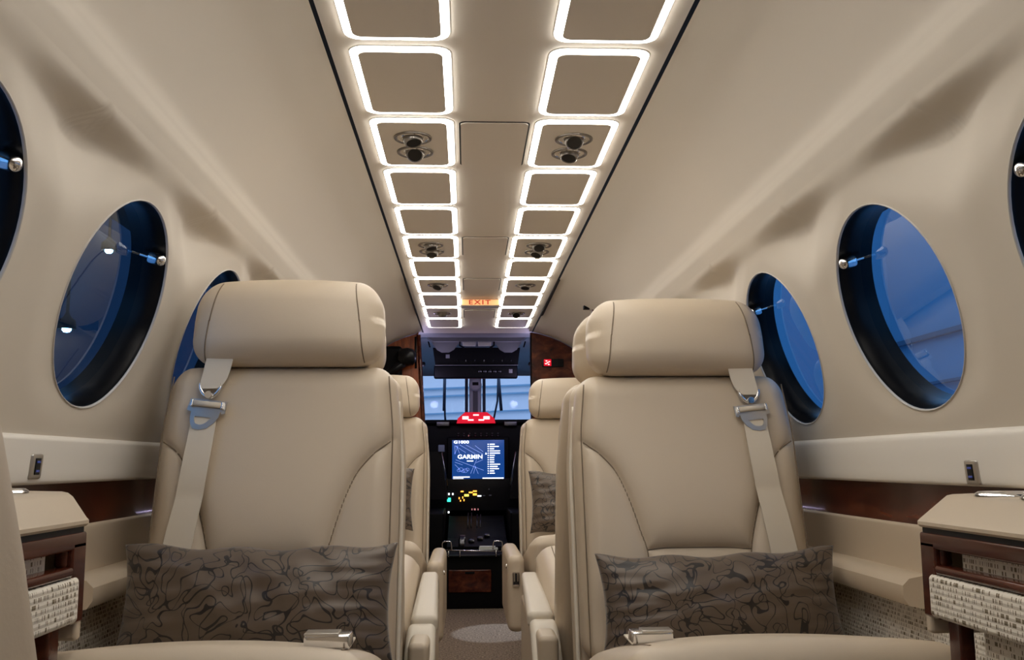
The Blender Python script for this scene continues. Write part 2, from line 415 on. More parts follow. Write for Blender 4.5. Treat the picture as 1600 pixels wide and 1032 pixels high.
# ledge, wood band, lower panel, arm ledge and woven lining, each side
def run(name, prof, side, material, ya=Y0, yb=3.9, n=2, dz=0):
    P = [(x*side, z+dz) for x, z in prof]; verts = []; faces = []; k = len(P)
    for i in range(n+1):
        y = ya+(yb-ya)*i/n
        verts += [(x, y, z) for x, z in P]
    for i in range(n):
        for j in range(k-1): faces.append((i*k+j, (i+1)*k+j, (i+1)*k+j+1, i*k+j+1))
    return link(name, verts, faces, material)
for side, nm in ((-1, 'left'), (1, 'right')):
    dz = DZ[side]
    pr = spline([(.72, 0, .803), (.68, 0, .8025), (.641, 0, .802), (.634, 0, .799), (.6305, 0, .7945), (.6300, 0, .788), (.6305, 0, .775), (.632, 0, .758), (.634, 0, .738), (.638, 0, .730), (.652, 0, .728)], 5)
    o = run('trim_ledge_'+nm, [(p.x, p.z+dz*smooth01((.80-p.z)/.02)) for p in pr], side, 'ledge_skin'); struct(fix(o))
    struct(fix(run('trim_wood_'+nm, [(.648, .735), (.650, .728), (.652, .70), (.650, .672), (.646, .664)], side, 'wood', dz=dz)))
    pr = spline([(.650, 0, .668), (.645, 0, .663), (.644, 0, .655), (.648, 0, .62), (.652, 0, .585), (.652, 0, .560)], 5)
    struct(fix(run('trim_panel_'+nm, [(p.x, p.z) for p in pr], side, 'leather', dz=dz)))
    struct(fix(run('baseboard_'+nm, [(.652, .565), (.645, .45), (.63, .30), (.60, .12), (.575, .0)], side, 'weave', n=1, dz=0)))
    # padded arm ledge
    pts = [(.652, .590), (.63, .592), (.608, .588), (.598, .578), (.598, .560), (.606, .548), (.63, .543), (.652, .543)]
    ya = 1.455
    v, f = prism([(side*x, z+dz) for x, z in pts], ya, 2.9)
    o = autosmooth(link('trim_armledge_'+nm, v, f, 'leather'), 40); struct(o)
    # walls of the vestibule ahead of the windows
    v = []; f = []; n = 24; tab = []
    for i in range(n+1):
        y = 3.345+(Y1-3.345)*i/n; t = smooth01((y-2.9)/1.5)
        tx = .508+(.655-.508)*t; tz = 1.215+(1.15-1.215)*t
        v += [(side*(.60+.05*t), y, 0), (side*(.645+.03*t), y, .4), (side*(.648+.04*t), y, .80), (side*((.648+.04*t)*.5+tx*.5+.012), y, .80*.5+tz*.5), (side*tx, y, tz+.001)]
    for i in range(n):
        for j in range(4): f.append((i*5+j, (i+1)*5+j, (i+1)*5+j+1, i*5+j+1))
    struct(fix(link('wall_front_'+nm, v, f, 'wall_skin')))
    struct(fix(link('wall_light_block_'+nm, *prism([(side*.72, -.03), (side*.73, -.03), (side*.73, .803), (side*.72, .803)], Y0, 5.3), 'gap', smooth=False)))  # unseen black sheet added to keep outside light from leaking in
struct(fix(link('floor', *prism([(-.72, -.03), (.72, -.03), (.72, 0), (-.72, 0)], Y0, 5.3), 'carpet', smooth=False)))
struct(fix(link('wall_back', *prism([(-.75, -.03), (.75, -.03), (.75, 1.5), (-.75, 1.5)], Y0-.03, Y0), 'wall_skin', smooth=False)))

# ------------------------------------------------------------------ windows
nout = Vector((.954, 0, .2982))
wi = 0
for side in (-1, 1):
    for wy in WIN[side]:
        wi += 1
        root = bpy.data.objects.new('window_%d' % wi, None); C.objects.link(root); struct(root)
        zc = WZ+DZ[side]; root.location = wall_pt(side, wy, zc); n = Vector((nout.x*side, 0, nout.z)); base = root.location.copy()
        k = 64
        def ringpts(sa, depth, extra=0.0):
            out = []
            for i in range(k):
                a = 2*math.pi*i/k
                y = wy+WA*sa*math.cos(a); z = zc+WB*sa*math.sin(a)
                p = wall_pt(side, y, z)+n*depth
                out.append(p-base)
            return out
        def loft(rings):
            v = [p for r_ in rings for p in r_]; f = []
            for q in range(len(rings)-1):
                for i in range(k): f.append((q*k+i, q*k+(i+1) % k, (q+1)*k+(i+1) % k, (q+1)*k+i))
            return v, f
        fix(link('rim', *loft([ringpts(1.009, .001), ringpts(1.006, -.0016), ringpts(.999, -.0018), ringpts(.992, .0), ringpts(.991, .002)]), 'pale_plastic', root))
        fix(link('shroud', *loft([ringpts(.9925, .0), ringpts(.988, .008), ringpts(.975, .012), ringpts(.972, .036), ringpts(.972, .06)]), 'black_gloss', root))
        v = ringpts(.975, .040); fix(link('pane', v, [tuple(range(k))], 'pane_blue', root, smooth=False))
        # dimmer knob standing off the pane, high on the forward side
        kp = (wall_pt(side, wy+WA*.70, zc+WB*.60)-base)
        mb = MB(); q = Matrix.Rotation(math.radians(90)*side, 4, 'Y')
        ax_ = -n
        u = ax_.cross(Vector((0, 1, 0))).normalized(); w_ = ax_.cross(u)
        def lp(prof, c):
            vv = []; ff = []; nn = 16
            for r_, h_ in prof:
                for i in range(nn):
                    a = 2*math.pi*i/nn; vv.append(c+ax_*h_+u*r_*math.cos(a)+w_*r_*math.sin(a))
            for i in range(len(prof)-1):
                for j in range(nn): ff.append((i*nn+j, i*nn+(j+1) % nn, (i+1)*nn+(j+1) % nn, (i+1)*nn+j))
            return vv, ff
        c0 = kp+n*.024
        mb.add(lp([(.0, -.016), (.0025, -.016), (.0025, .0), (.0095, .0), (.0105, .003), (.0105, .016), (.009, .022), (.006, .025), (0, .026)], c0))
        autosmooth(mb.obj('knob', 'chrome', root), 40)

# ------------------------------------------------------------------ lit ceiling panels
ORD = ['nearest', 'second nearest', 'third', 'fourth', 'fifth', 'sixth', 'seventh', 'eighth', 'ninth', 'tenth', 'farthest']
def vent(root, x, y, z, tx, ty):
    """eyeball air outlet: bright bezel, dished cup and a swivelled nozzle"""
    vr = autosmooth(link('air_outlet', *lathe([(.041, 0), (.0405, -.003), (.038, -.0042), (.036, -.0035), (.035, -.001), (.034, .006)], 32, (x, y, z)), 'dark_satin', root), 50)
    autosmooth(link('outlet_cup', *lathe([(.0345, -.001), (.031, .002), (.027, .001), (.024, -.001), (.018, .004), (.0, .006)], 32, (x, y, z)), 'chrome', vr), 60)
    v, f = lathe([(.0215, .012), (.0215, -.004), (.0195, -.012), (.0175, -.0145), (.016, -.0135), (.0155, -.006), (.0, -.005)], 28)
    R = Matrix.Rotation(ty, 3, 'Y') @ Matrix.Rotation(tx, 3, 'X')
    autosmooth(link('nozzle', [R @ Vector(p)+Vector((x, y, z-.001)) for p in v], f, 'dark_satin', vr), 50)
    v, f = lathe([(.0158, -.0125), (.008, -.0128), (.0, -.0128)], 28)
    link('nozzle_mouth', [R @ Vector(p)+Vector((x, y, z-.001)) for p in v], f, 'black_trim', vr)
PY = [1.2075+.3417*i for i in range(11)]
VENTS = {2: 2, 5: 2, 7: 1, 9: 1}
tilt = {(2, 1): [(-.65, 0), (-.30, .15)], (2, -1): [(-.25, -.2), (-.75, 0)], (5, -1): [(-.2, -.2), (-.35, 0)], (5, 1): [(-.6, 0), (-.35, .3)],
        (7, -1): [(-.4, .3)], (7, 1): [(-.25, .1)], (9, -1): [(.3, 0)], (9, 1): [(-.6, 0)]}
for side, rowname in ((-1, 'left'), (1, 'right')):
    for i, ya in enumerate([PY[0]-.3417*3, PY[0]-.3417*2, PY[0]-.3417]+PY):
        ii = i-3
        yc = ya+.155
        lab = ('illuminated ceiling panel behind the viewer, %s row' % rowname) if ii < 0 else \
              '%s LED-edged ceiling panel %s, %s in the %s row' % ({2: 'white', 1: 'white'}.get(VENTS.get(ii, 0), 'plain white'), {2: 'holding two air outlets', 1: 'with one air outlet'}.get(VENTS.get(ii, 0), 'without outlets'), ORD[ii] if ii >= 0 else '', rowname)
        if ii < 0: lab = '%s ceiling panel above and behind the viewer, %s row' % (['third', 'second', 'first'][i], rowname)
        root = empty('ceiling_light_panel', (side*.172, yc, 1.46), lab, 'ceiling light', 'LED-edged panels along the cabin ceiling')
        hx, hy = .0855, .155
        z0 = -.0040
        oi = rrect(-hx, hx, -hy, hy, .026); ii_ = rrect(-hx+.013, hx-.013, -hy+.014, hy-.012, .017)
        autosmooth(link('light_frame', *frame(oi, ii_, 0, z0, 'z'), 'led', root), 30)
        ot = rrect(-hx-.0022, hx+.0022, -hy-.0022, hy+.0022, .028)
        autosmooth(link('bezel', *frame(ot, oi, 0, -.0015, 'z'), 'pale_plastic', root), 30)
        v, f = prism(rrect(-hx+.013, hx-.013, -hy+.014, hy-.012, .017), -.0055, 0, 'z')
        autosmooth(link('panel', v, f, 'strip_skin', root), 30)
        if ii in VENTS:
            tl = tilt[(ii, side)]
            if VENTS[ii] == 2:
                vent(root, .002*side, -.050, -.0055, *tl[0]); vent(root, .002*side, .046, -.0055, *tl[1])
            else: vent(root, .0, -.035 if ii == 7 else .0, -.0055, *tl[0])
for k, (ya, yb) in enumerate(((1.909, 2.202), (2.93, 3.20), (3.61, 3.87), (4.37, 4.62))):
    root = empty('ceiling_hatch', (0, (ya+yb)/2, 1.46), ['large beige access hatch in the ceiling nearest the viewer', 'middle beige ceiling hatch, second from the viewer', 'beige ceiling hatch just behind the exit sign', 'beige ceiling hatch ahead of the exit sign, nearest the cockpit'][k], 'hatch', 'access hatches in the ceiling')
    h = (yb-ya)/2
    autosmooth(link('seam_gap', *prism(rrect(-.074, .074, -h-.001, h+.001, .014), -.0008, 0, 'z'), 'gap', root), 30)
    autosmooth(link('cover', *prism(rrect(-.0705, .0705, -h+.003, h-.003, .012), -.003, 0, 'z'), 'strip_skin', root), 30)

# exit sign under the strip
root = empty('exit_sign', (.0, 4.08, 1.46), 'glowing orange EXIT sign with red letters on the ceiling', 'sign')
link('sign_body', *soft((0, .03, -.016), (.166, .07, .030), .005), 'pale_plastic', root)
link('sign_face', *soft((0, -.0065, -.016), (.158, .004, .024), .001), 'exit_glow', root)
text('EXIT', .027, (-.004, -.0095, -.0165), (math.radians(90), 0, 0), 'red_letter', root, 'sign_letters', sx=1.45, spacing=1.25)

# ================================================================== SEATS
SEAMS = {
    'inner': [(-.205, .800), (-.172, .776), (-.144, .745), (-.126, .708), (-.112, .668), (-.101, .63), (-.092, .600), (-.088, .55), (-.086, .48)],
    'outer': [(.205, .800), (.180, .784), (.158, .757), (.140, .72), (.125, .68), (.112, .64), (.102, .600), (.098, .55), (.096, .48)],
    'low': [(-.092, .600), (-.05, .603), (.0, .6035), (.05, .603), (.102, .600)]}
SM = {k: [(p.x, p.y) for p in spline([(a, b, 0) for a, b in v], 6)] for k, v in SEAMS.items()}
def dseg(px, pz, poly):
    best = 9
    for (x0, z0), (x1, z1) in zip(poly, poly[1:]):
        dx, dz = x1-x0, z1-z0; t = max(0, min(1, ((px-x0)*dx+(pz-z0)*dz)/(dx*dx+dz*dz)))
        d = math.hypot(px-x0-t*dx, pz-z0-t*dz)
        if d < best: best = d
    return best
LEAN = .25
BW = .215      # half width of the back cushion
def relief(x, z):
    """how far the padded front stands proud of its base plane"""
    d = min(dseg(x, z, SM['inner']), dseg(x, z, SM['outer']))
    dl = dseg(x, z, SM['low'])
    d1 = min(d, dl)
    r = .012*(1-math.exp(-d1/.018)) - .003*math.exp(-(d1/.0035)**2)
    xi = lerp_tab([(-1, -.09), (.6, -.09), (.67, -.113), (.745, -.146), (.8, -.205), (2, -.205)], z)
    xo = lerp_tab([(-1, .1), (.6, .102), (.68, .125), (.757, .158), (.8, .205), (2, .205)], z)
    if z > .6 and xi < x < xo: r += .012*(1-math.exp(-dl/.03))*(1-smooth01((z-.62)/.26))*(1-math.exp(-d/.02))
    return r
def front_y(x, z): return LEAN*(z-.5)-relief(x, z)
def copy_tree(o, parent=None):
    c = o.copy(); C.objects.link(c); c.parent = parent
    for ch in [k for k in o.children]: copy_tree(ch, c)
    return c

def make_seat(mx, harness=True, arm=False, cushion=True, lap=False, cz=0, cl=.50):
    """mx=1 keeps the aisle at -x, mx=-1 mirrors; the sitter faces -y; origin on the floor under the back's foot"""
    T = lambda p: Vector((p[0]*mx, p[1], p[2]))
    root = bpy.data.objects.new('cabin_seat', None); C.objects.link(root)
    def put(name, vf, material, parent=root, ang=None):
        o = link(name, [T(p) for p in vf[0]], vf[1], material, parent); fix(o)
        if ang: autosmooth(o, ang)
        return o
    # back cushion
    def fb(p, n):
        x, y, z = p; z = z+.665
        if n.y < -.3:
            e = max(0, 1-max(0, (abs(x)-(BW-.035))/.035))
            y -= relief(x, z)*(.4+.6*e)
        x -= 0.012*smooth01((.62-z)/.3)*(1 if x > 0 else 0)
        taper = 1-.05*smooth01((z-.80)/.13)
        return Vector((x*taper+.0, y+LEAN*(z-.5)+.055, z))
    put('backrest', soft((0, 0, 0), (2*BW, .11, .53), .042, 6, (110, 2, 130), fb), 'leather')
    # stitched seams
    for nm in ('inner', 'outer', 'low'):
        pts = [(x, front_y(x, z)-.0012, z) for x, z in SM[nm]]
        if nm != 'low': pts = [p for p in pts if abs(p[0]) < .204]
        put('stitching', tube(pts, .0013, 6), 'seam')
    for sx in (-1, 1):
        pts = []
        for k in range(40):
            z = .42+.49*k/39; xx = sx*(BW-.010)*(1-.05*smooth01((z-.80)/.13))
            pts.append((xx, LEAN*(z-.5)-.0005+.0045-.006, z))
        put('stitching', tube(pts, .0013, 6), 'seam')
    # headrest
    def fh(p, n):
        x, y, z = p
        zz = z/.080
        y -= .020*max(0, 1-(x/.175)**2)*max(0, 1-zz*zz)*(1 if n.y < 0 else .3)
        x *= 1-.035*smooth01((zz)*.9)
        z -= .010*(x/.176)**2*(1 if z > 0 else 0)
        return Vector((x-.006, y+LEAN*(z+1.009-.5)+.022, z+1.009))
    hr = put('headrest', soft((0, 0, 0), (.352, .125, .162), .048, 7, (24, 4, 8), fh), 'leather')
    for sx in (-1, 1):
        pts = []
        for k in range(30):
            t = k/29; z = .073-.148*t; zz = z/.080
            xs = sx*(.128+.016*t); ed = .0
            # follow the rounded front
            y = -.0625-.020*max(0, 1-(xs/.175)**2)*max(0, 1-zz*zz)
            cq = abs(z)-(.081-.048); cx_ = abs(xs)-(.176-.048)
            cq = max(0, cq); cx_ = max(0, cx_); rr = math.hypot(cq, cx_)
            y += .048-math.sqrt(max(0, .048**2-min(rr, .047)**2))
            xs2 = xs*(1-.035*smooth01(zz*.9)); z2 = z-.010*(xs/.176)**2*(1 if z > 0 else 0)
            pts.append((xs2-.006, y+LEAN*(z2+1.009-.5)+.0215, z2+1.009))
        put('stitching', tube(pts, .0012, 6), 'seam', hr)
    put('headrest_post', soft((-.011, .175, .925), (.20, .05, .06), .012), 'black_matt', hr)
    # moulded shell behind the cushion
    def fs(p, n):
        x, y, z = p; z += .56
        x *= 1-.06*smooth01((z-.72)/.2)
        return Vector((x+.002, y+LEAN*(z-.5)+.112, z))
    put('back_shell', soft((0, 0, 0), (.452, .074, .72), .034, 5, (6, 2, 14), fs), 'leather')
    for sx in (-1,):  # pale tube put in for the highlight along the shell's aisle edge
        pts = []
        for k in range(50):
            z = .25+.62*k/49; xx = sx*.2265*(1-.06*smooth01((z-.72)/.2))+.002
            pts.append((xx+.006, LEAN*(z-.5)+.080, z))
        put('edge_highlight', tube(pts, .0045, 8), 'leather_light')
    if cushion:
        def fc(p, n):
            x, y, z = p
            u = x/.235; v = y/(cl/2)
            z += smooth01(n.z/.7)*(.014*(1-u*u)*(1-v*v) - .010*abs(u)**3) - .1*cl*v
            return Vector((x, y, z))
        put('seat_cushion', soft((.008, -.012-cl/2, .415+cz), (.47, cl, .15), .045, 6, (24, 24, 4), fc), 'leather')
        for sx in (-1, 1):
            pts = [(sx*.19+.008, -.262+.22*t/10, .4905+.012*(1-(.19/.235)**2)) for t in range(-10, 11)]
            pts = []
            for t in range(-21, 22):
                y = (cl/2-.045)*t/21; u = .19/.235; v = y/(cl/2)
                pts.append((sx*.19+.008, y-.012-cl/2, .4898+cz+.014*(1-u*u)*(1-v*v)-.1*cl*v-.010*u**3))
            put('stitching', tube(pts, .0014, 6), 'seam')
    put('seat_base', soft((0, -.20, .20), (.38, .40, .36), .03), 'leather')
    put('floor_track', soft((0, -.2, .012), (.30, .44, .024), .004), 'dark_metal')
    if arm:
        # aisle-side armrest: deep side box, padded top, chrome latch in its front end
        ab = put('armrest', soft((-.268, -.26, .352), (.054, .50, .235), .022, 5, (2, 6, 4)), 'leather')
        put('latch', frame(rrect(-.281, -.257, .375, .420, .004, 3), rrect(-.2785, -.2595, .3785, .4165, .002, 3), -.517, -.509, 'y'), 'chrome', ab, 30)
        put('latch_slot', soft((-.269, -.5105, .3985), (.019, .004, .036), .001), 'dark_metal', ab)
        put('latch_lever', soft((-.2745, -.513, .403), (.004, .006, .026), .001), 'chrome', ab)
        put('latch_lever', soft((-.2635, -.513, .403), (.004, .006, .026), .001), 'chrome', ab)
        put('button', lathe([(0, -.004), (.006, -.003), (.007, 0), (.007, .004)], 14, (-.2955, -.44, .43), 'x'), 'chrome', ab)
    if harness:
        def ribbon(path, th=.0022, lift=.004):
            v = []; f = []
            for (x, z, w_, sl) in path:
                for (dx, side_) in ((-w_/2, 0), (w_/2, 0), (w_/2, 1), (-w_/2, 1)):
                    zz = z+dx*sl; xx = x+dx
                    v.append((xx, min(front_y(x+q*w_/2, z+g) for q in (-1, -.5, 0, .5, 1) for g in (-.02, 0, .02))-lift-th*(1-side_), zz))
            for i in range(len(path)-1):
                for k in range(4): f.append((i*4+k, i*4+(k+1) % 4, (i+1)*4+(k+1) % 4, (i+1)*4+k))
            f += [(0, 1, 2, 3), tuple((len(path)-1)*4+k for k in (3, 2, 1, 0))]
            return v, f
        sp = spline([(.110, .940, .048), (.114, .915, .047), (.119, .897, .042), (.123, .8875, .026)], 6)
        h = put('shoulder_strap', ribbon([(p.x, p.y, p.z, 0) for p in sp], .0024, .007), 'belt', ang=40)
        sp = spline([(.126, .862, .042), (.130, .80, .045), (.138, .72, .046), (.148, .65, .048), (.156, .58, .05), (.160, .48, .05)], 8)
        put('shoulder_strap', ribbon([(p.x, p.y, p.z, 0) for p in sp], .0022, .005), 'belt', ang=40)
        yb = front_y(.12, .86)-.011
        tiltp = lambda p: Vector((p[0], p[1]+LEAN*(p[2]-.86), p[2]))
        # connector ring
        pts = [(.104, yb, .8975), (.105, yb, .889), (.110, yb, .880), (.118, yb, .8735), (.126, yb, .8735), (.135, yb, .880), (.140, yb, .889), (.141, yb, .8975)]
        pts = [tuple(q) for q in spline(pts, 4)]
        rg = put('buckle_ring', ([tiltp(p) for p in tube(pts, .0034, 8)[0]], tube(pts, .0034, 8)[1]), 'chrome', h)
        put('ring_stud', lathe([(0, -.006), (.006, -.006), (.007, -.003), (.007, .004)], 16, (.1225, yb-.001, .8765), 'y'), 'chrome', h, 40)
        # adjuster plate and pull loop
        Rz = Matrix.Rotation(math.radians(-6), 3, 'Y')
        def tb(vf):
            c = Vector((.1225, yb, .858)); return [tiltp(Rz @ (Vector(p)-c)+c) for p in vf[0]], vf[1]
        put('buckle_plate', tb(prism([(.090, .868), (.155, .868), (.158, .848), (.150, .846), (.149, .850), (.098, .850), (.096, .846), (.0905, .848)], yb-.003, yb+.001)), 'satin', h, 30)
        put('buckle_roller', tb(tube([(.099, yb-.006, .8605), (.148, yb-.006, .8605)], .0048, 12)), 'belt', h)
        for xx in (.0965, .1505): put('buckle_end', tb(soft((xx, yb-.004, .8605), (.005, .011, .013), .002)), 'chrome', h)
        o_ = [(.098, .850), (.149, .850), (.1495, .838), (.147, .826), (.141, .818), (.130, .8165), (.117, .820), (.106, .830), (.100, .840)]
        i_ = [(.1125, .8385), (.1410, .8385), (.1415, .835), (.1405, .830), (.1375, .8262), (.130, .8252), (.1235, .827), (.1185, .831), (.1145, .8355)]
        put('pull_loop', tb(frame(o_, i_, yb-.005, yb-.001)), 'satin', h, 30)
    if lap:
        v_ = (-.35+.012+cl/2)/(cl/2); zt = .490+cz+.014*(1-.53)*(1-v_*v_)-.1*cl*v_-.004
        lb = put('lap_buckle', soft((-.160, -.350, zt+.010), (.060, .034, .017), .004, 3), 'chrome')
        put('buckle_lid', soft((-.153, -.354, zt+.019), (.044, .030, .003), .001), 'satin', lb)
        put('lap_strap', soft((-.160, -.29, zt-.006), (.046, .08, .003), .001), 'belt', lb)
    return root

def place(root, x, y, rz, sx, label):
    root.location = (x, y, 0); root.rotation_euler = (0, 0, rz); root.scale = (sx, 1, 1)
    tag(root, label, 'seat', 'beige leather cabin seats')
    return root
place(make_seat(1, lap=True, cz=-.006), .365, 1.76, 0, 1, 'near right beige leather seat facing the viewer, silver belt buckle and long brown pillow')
place(make_seat(-1, lap=True, cz=.022, cl=.42), -.376, 1.57, 0, .94, 'near left beige leather seat facing the viewer, silver belt buckle and long brown pillow')
place(make_seat(1, harness=False, arm=True), .365, 3.60, 0, 1, 'far right beige seat facing aft with brown pillow, by the wooden bulkhead')
place(make_seat(-1, harness=False, arm=True), -.405, 3.44, 0, .94, 'far left beige seat facing aft with chrome latch on its armrest')

# seats standing back to back with the near pair, facing the cockpit
def make_backseat(mx, ax=0, az=0):
    r_ = make_seat(-mx, harness=False)
    T = lambda p: Vector((p[0]*-mx, p[1], p[2]))
    # sloping aisle armrest: main pad and a dropped rear pad over a side panel (local -y is forward in the cabin)
    def sl(p, n=None): return p
    def arm(vf, nm, material, ang=None):
        o = fix(link(nm, [T((p[0]+ax, p[1], p[2]+az)) for p in vf[0]], vf[1], material, r_))
        if ang: autosmooth(o, ang)
        return o
    def f1(p, n):
        x, y, z = p; return Vector((x*(1+.14*(y/.25))-.004*(y/.25), y, z-.030*((y+.25)/.5)))
    arm(soft((-.268, -.190, .468), (.052, .52, .036), .012, 4, (2, 8, 1), f1), 'armrest_pad', 'leather_light')
    def f2(p, n):
        x, y, z = p; t = (y+.09)/.18
        return Vector((x*(1+.08*t), y, z-.13*t*t))
    arm(soft((-.268, .165, .424), (.060, .19, .036), .013, 4, (2, 8, 1), f2), 'armrest_pad', 'leather_light')
    arm(soft((-.268, -.10, .235), (.042, .66, .39), .012, 4, (1, 4, 3)), 'armrest_panel', 'leather')
    arm(lathe([(0, -.004), (.006, -.003), (.007, 0), (.007, .004)], 14, (-.2835, -.30, .43), 'x'), 'button', 'chrome')
    return r_
b = make_backseat(1, .018, -.024); b.location = (.360, 2.26, 0); b.rotation_euler = (0, 0, math.pi)
tag(b, 'right beige seat facing the cockpit, its back against the near right seat', 'seat', 'beige leather cabin seats')
b = make_backseat(-1, .008, 0); b.location = (-.392, 2.07, 0); b.rotation_euler = (0, 0, math.pi); b.scale = (.94, 1, 1)
tag(b, 'left beige seat facing the cockpit, its back against the near left seat', 'seat', 'beige leather cabin seats')

# the seat back beside the viewer, lower left corner
root = empty('cabin_seat', (-.417, .235, 0), 'blurred pale seat back at the lower left corner beside the viewer', 'seat', 'beige leather cabin seats')
def fn(p, n):
    x, y, z = p; t = smooth01((z-.14)/.30)
    return Vector((x*(1-.20*t), y-.06*z, z+.50))
fix(link('backrest', *soft((0, .05, 0), (.455, .15, .68), .030, 7, (6, 2, 16), fn), 'leather', root))
fix(link('seat_cushion', *soft((.075, .30, .30), (.25, .30, .12), .04, 5, (4, 4, 1)), 'leather', root))
fix(link('seat_base', *soft((.075, .25, .13), (.24, .30, .25), .03), 'leather', root))

# ------------------------------------------------------------------ pillows
def pillow(w_, h_, t_, seed, wr=.004):
    rnd = random.Random(seed); ph = [rnd.uniform(0, 6.28) for _ in range(8)]
    nu, nv = 72, 40; verts = []; uv = []; faces = []
    def pt(u, v, s):
        x = w_/2*u*(1-.055*(1-v*v)); z = h_/2*v*(1-.09*(1-u*u))
        th = (max(0, 1-abs(u)**2.6)**.55)*(max(0, 1-abs(v)**2.4)**.6)
        y = s*t_/2*th
        y += wr*th*(math.sin(9*u+4*v+ph[0])+.7*math.sin(14*v-7*u+ph[1])+.5*math.sin(22*u+9*v+ph[2]))*.6
        e = abs(u)**3
        y += wr*1.4*e*th*math.sin(26*v+ph[3])
        z += .003*math.sin(10*u+ph[4])*abs(v)**3
        return (x, y, z)
    for s in (-1, 1):
        for i in range(nu+1):
            for j in range(nv+1):
                a = -1+2*i/nu; c = -1+2*j/nv
                u = math.sin(a*math.pi/2)*.55+a*.45; v = math.sin(c*math.pi/2)*.55+c*.45
                verts.append(pt(u, v, s)); uv.append((w_*u/2+s*.7+seed, h_*v/2))
    k = (nu+1)*(nv+1)
    for i in range(nu):
        for j in range(nv):
            a = i*(nv+1)+j; q = (a, a+nv+1, a+nv+2, a+1)
            faces.append(q); faces.append(tuple(k+x for x in reversed(q)))
    return verts, faces, uv
def make_pillow(w_, h_, t_, seed, loc, rx, ry, rz, label):
    v, f, uv = pillow(w_, h_, t_, seed)
    o = link('throw_pillow', v, f, 'pillow_cloth', None, True, uv)
    bm = bmesh.new(); bm.from_mesh(o.data); bmesh.ops.remove_doubles(bm, verts=bm.verts, dist=.00005); bmesh.ops.recalc_face_normals(bm, faces=bm.faces); bm.to_mesh(o.data); bm.free()
    o.location = loc; o.rotation_euler = (rx, ry, rz)
    return tag(o, label, 'pillow', 'brown patterned pillows on the seats')
make_pillow(.412, .180, .10, 1, (-.370, 1.492, .553), math.radians(-14), math.radians(.5), 0, 'long dark brown scroll-patterned pillow on the near left seat')
make_pillow(.425, .178, .10, 2, (.380, 1.685, .518), math.radians(-14), math.radians(-1.5), 0, 'long dark brown scroll-patterned pillow on the near right seat')
make_pillow(.40, .23, .09, 3, (.365, 3.49, .62), math.radians(-18), math.radians(0), 0, 'brown patterned pillow on the far right seat, partly hidden')
make_pillow(.36, .22, .09, 4, (-.42, 3.36, .64), math.radians(-18), 0, 0, 'brown pillow corner showing on the far left seat')

# ================================================================== SIDE CABINETS
def cabinet(side, yf, dz, label, dx=0, ch=0):
    root = empty('side_cabinet', (side*.55, yf, 0), label, 'cabinet')
    ox, oy = side*(.55+dx), yf
    def put(name, vf, material, parent=root, ang=None):
        o = link(name, [(p[0]*side-ox, p[1]-oy, p[2]+dz) for p in vf[0]], vf[1], material, parent); fix(o)
        if ang: autosmooth(o, ang)
        return o
    ya = yf-.72
    pts = [(.645, .722), (.60, .7215), (.556-ch, .720), (.549-ch, .7185), (.543-ch, .714), (.512, .690), (.509, .687), (.509, .683), (.512, .680), (.645, .680)]
    top = put('top', prism(pts, ya, yf), 'leather', ang=25)
    put('end_panel', soft((.580, yf-.008, .612), (.138, .016, .12), .005, 3), 'leather')
    put('shadow_gap', soft((.577, (ya+yf)/2, .677), (.130, yf-ya-.01, .008), .001), 'gap')
    # wooden face frame
    fr = put('face_frame', soft((.520, (ya+yf)/2, .6645), (.02, yf-ya, .019), .003, 3), 'wood')
    put('stile', soft((.520, yf-.019, .618), (.02, .038, .092), .003, 3), 'wood', fr)
    put('rail', soft((.518, (ya+yf)/2-.02, .6315), (.022, yf-ya-.04, .011), .004, 3), 'wood', fr)
    put('slot_corner', soft((.522, yf-.040, .648), (.014, .012, .026), .005, 3), 'wood', fr)
    put('slot_lining', soft((.532, (ya+yf)/2-.03, .649), (.012, yf-ya-.08, .030), .004, 3), 'weave')
    put('pouch', soft((.519, (ya+yf)/2-.010, .5995), (.026, yf-ya-.026, .051), .006, 4, (1, 8, 2)), 'weave')
    put('post', soft((.528, yf-.055, .42), (.018, .028, .31), .003, 3), 'wood')
    put('lower_panel', soft((.545, (ya+yf)/2-.05, .29), (.03, yf-ya-.1, .56), .004, 3), 'weave')
    for k, (x, y, r_) in enumerate(((.594, yf-.075, .043), (.582, yf-.175, .034))):
        c = put('cup_ring', lathe([(r_-.008, -.006), (r_-.006, .001), (r_-.003, .003), (r_, .001), (r_+.001, -.001)], 40, (x, y, .722)), 'chrome', ang=60)
        put('cup_well', lathe([(r_-.008, -.001), (r_-.009, -.004), (r_-.010, -.0045), (0, -.0045)], 40, (x, y, .7225)), 'satin', c, 40)
    return root
cabinet(1, 1.205, -.003, 'right side cabinet with wooden face frame, woven pouch and chrome cup rings')
cabinet(-1, 1.165, .010, 'left side cabinet with wooden face frame beside the near seat back', .010, .014)

# usb ports
for side, y, z, lab in ((1, 1.294, .743, 'grey double socket plate on the right white ledge above the wood band'), (-1, 1.32, .759, 'grey double socket plate on the left white ledge above the wood band')):
    root = empty('usb_socket', (side*.6315, y, z), lab, 'socket', 'socket plates on the ledges')
    lean_ = -side*.0
    sh = lambda p: (p[0]-side*p[2]*.09+side*.001, p[1], p[2])
    v, f = soft((0, 0, 0), (.007, .033, .034), .0035, 3); fix(link('plate', [sh(p) for p in v], f, 'satin', root))
    v, f = soft((-side*.0035, 0, .0), (.002, .015, .022), .0008, 2); bz = fix(link('socket', [sh(p) for p in v], f, 'black_gloss', root))
    for dz_ in (-.006, .006):
        v, f = soft((-side*.0047, 0, dz_), (.0008, .010, .0028), .0003, 1); fix(link('contact', [sh(p) for p in v], f, 'port_blue', bz))

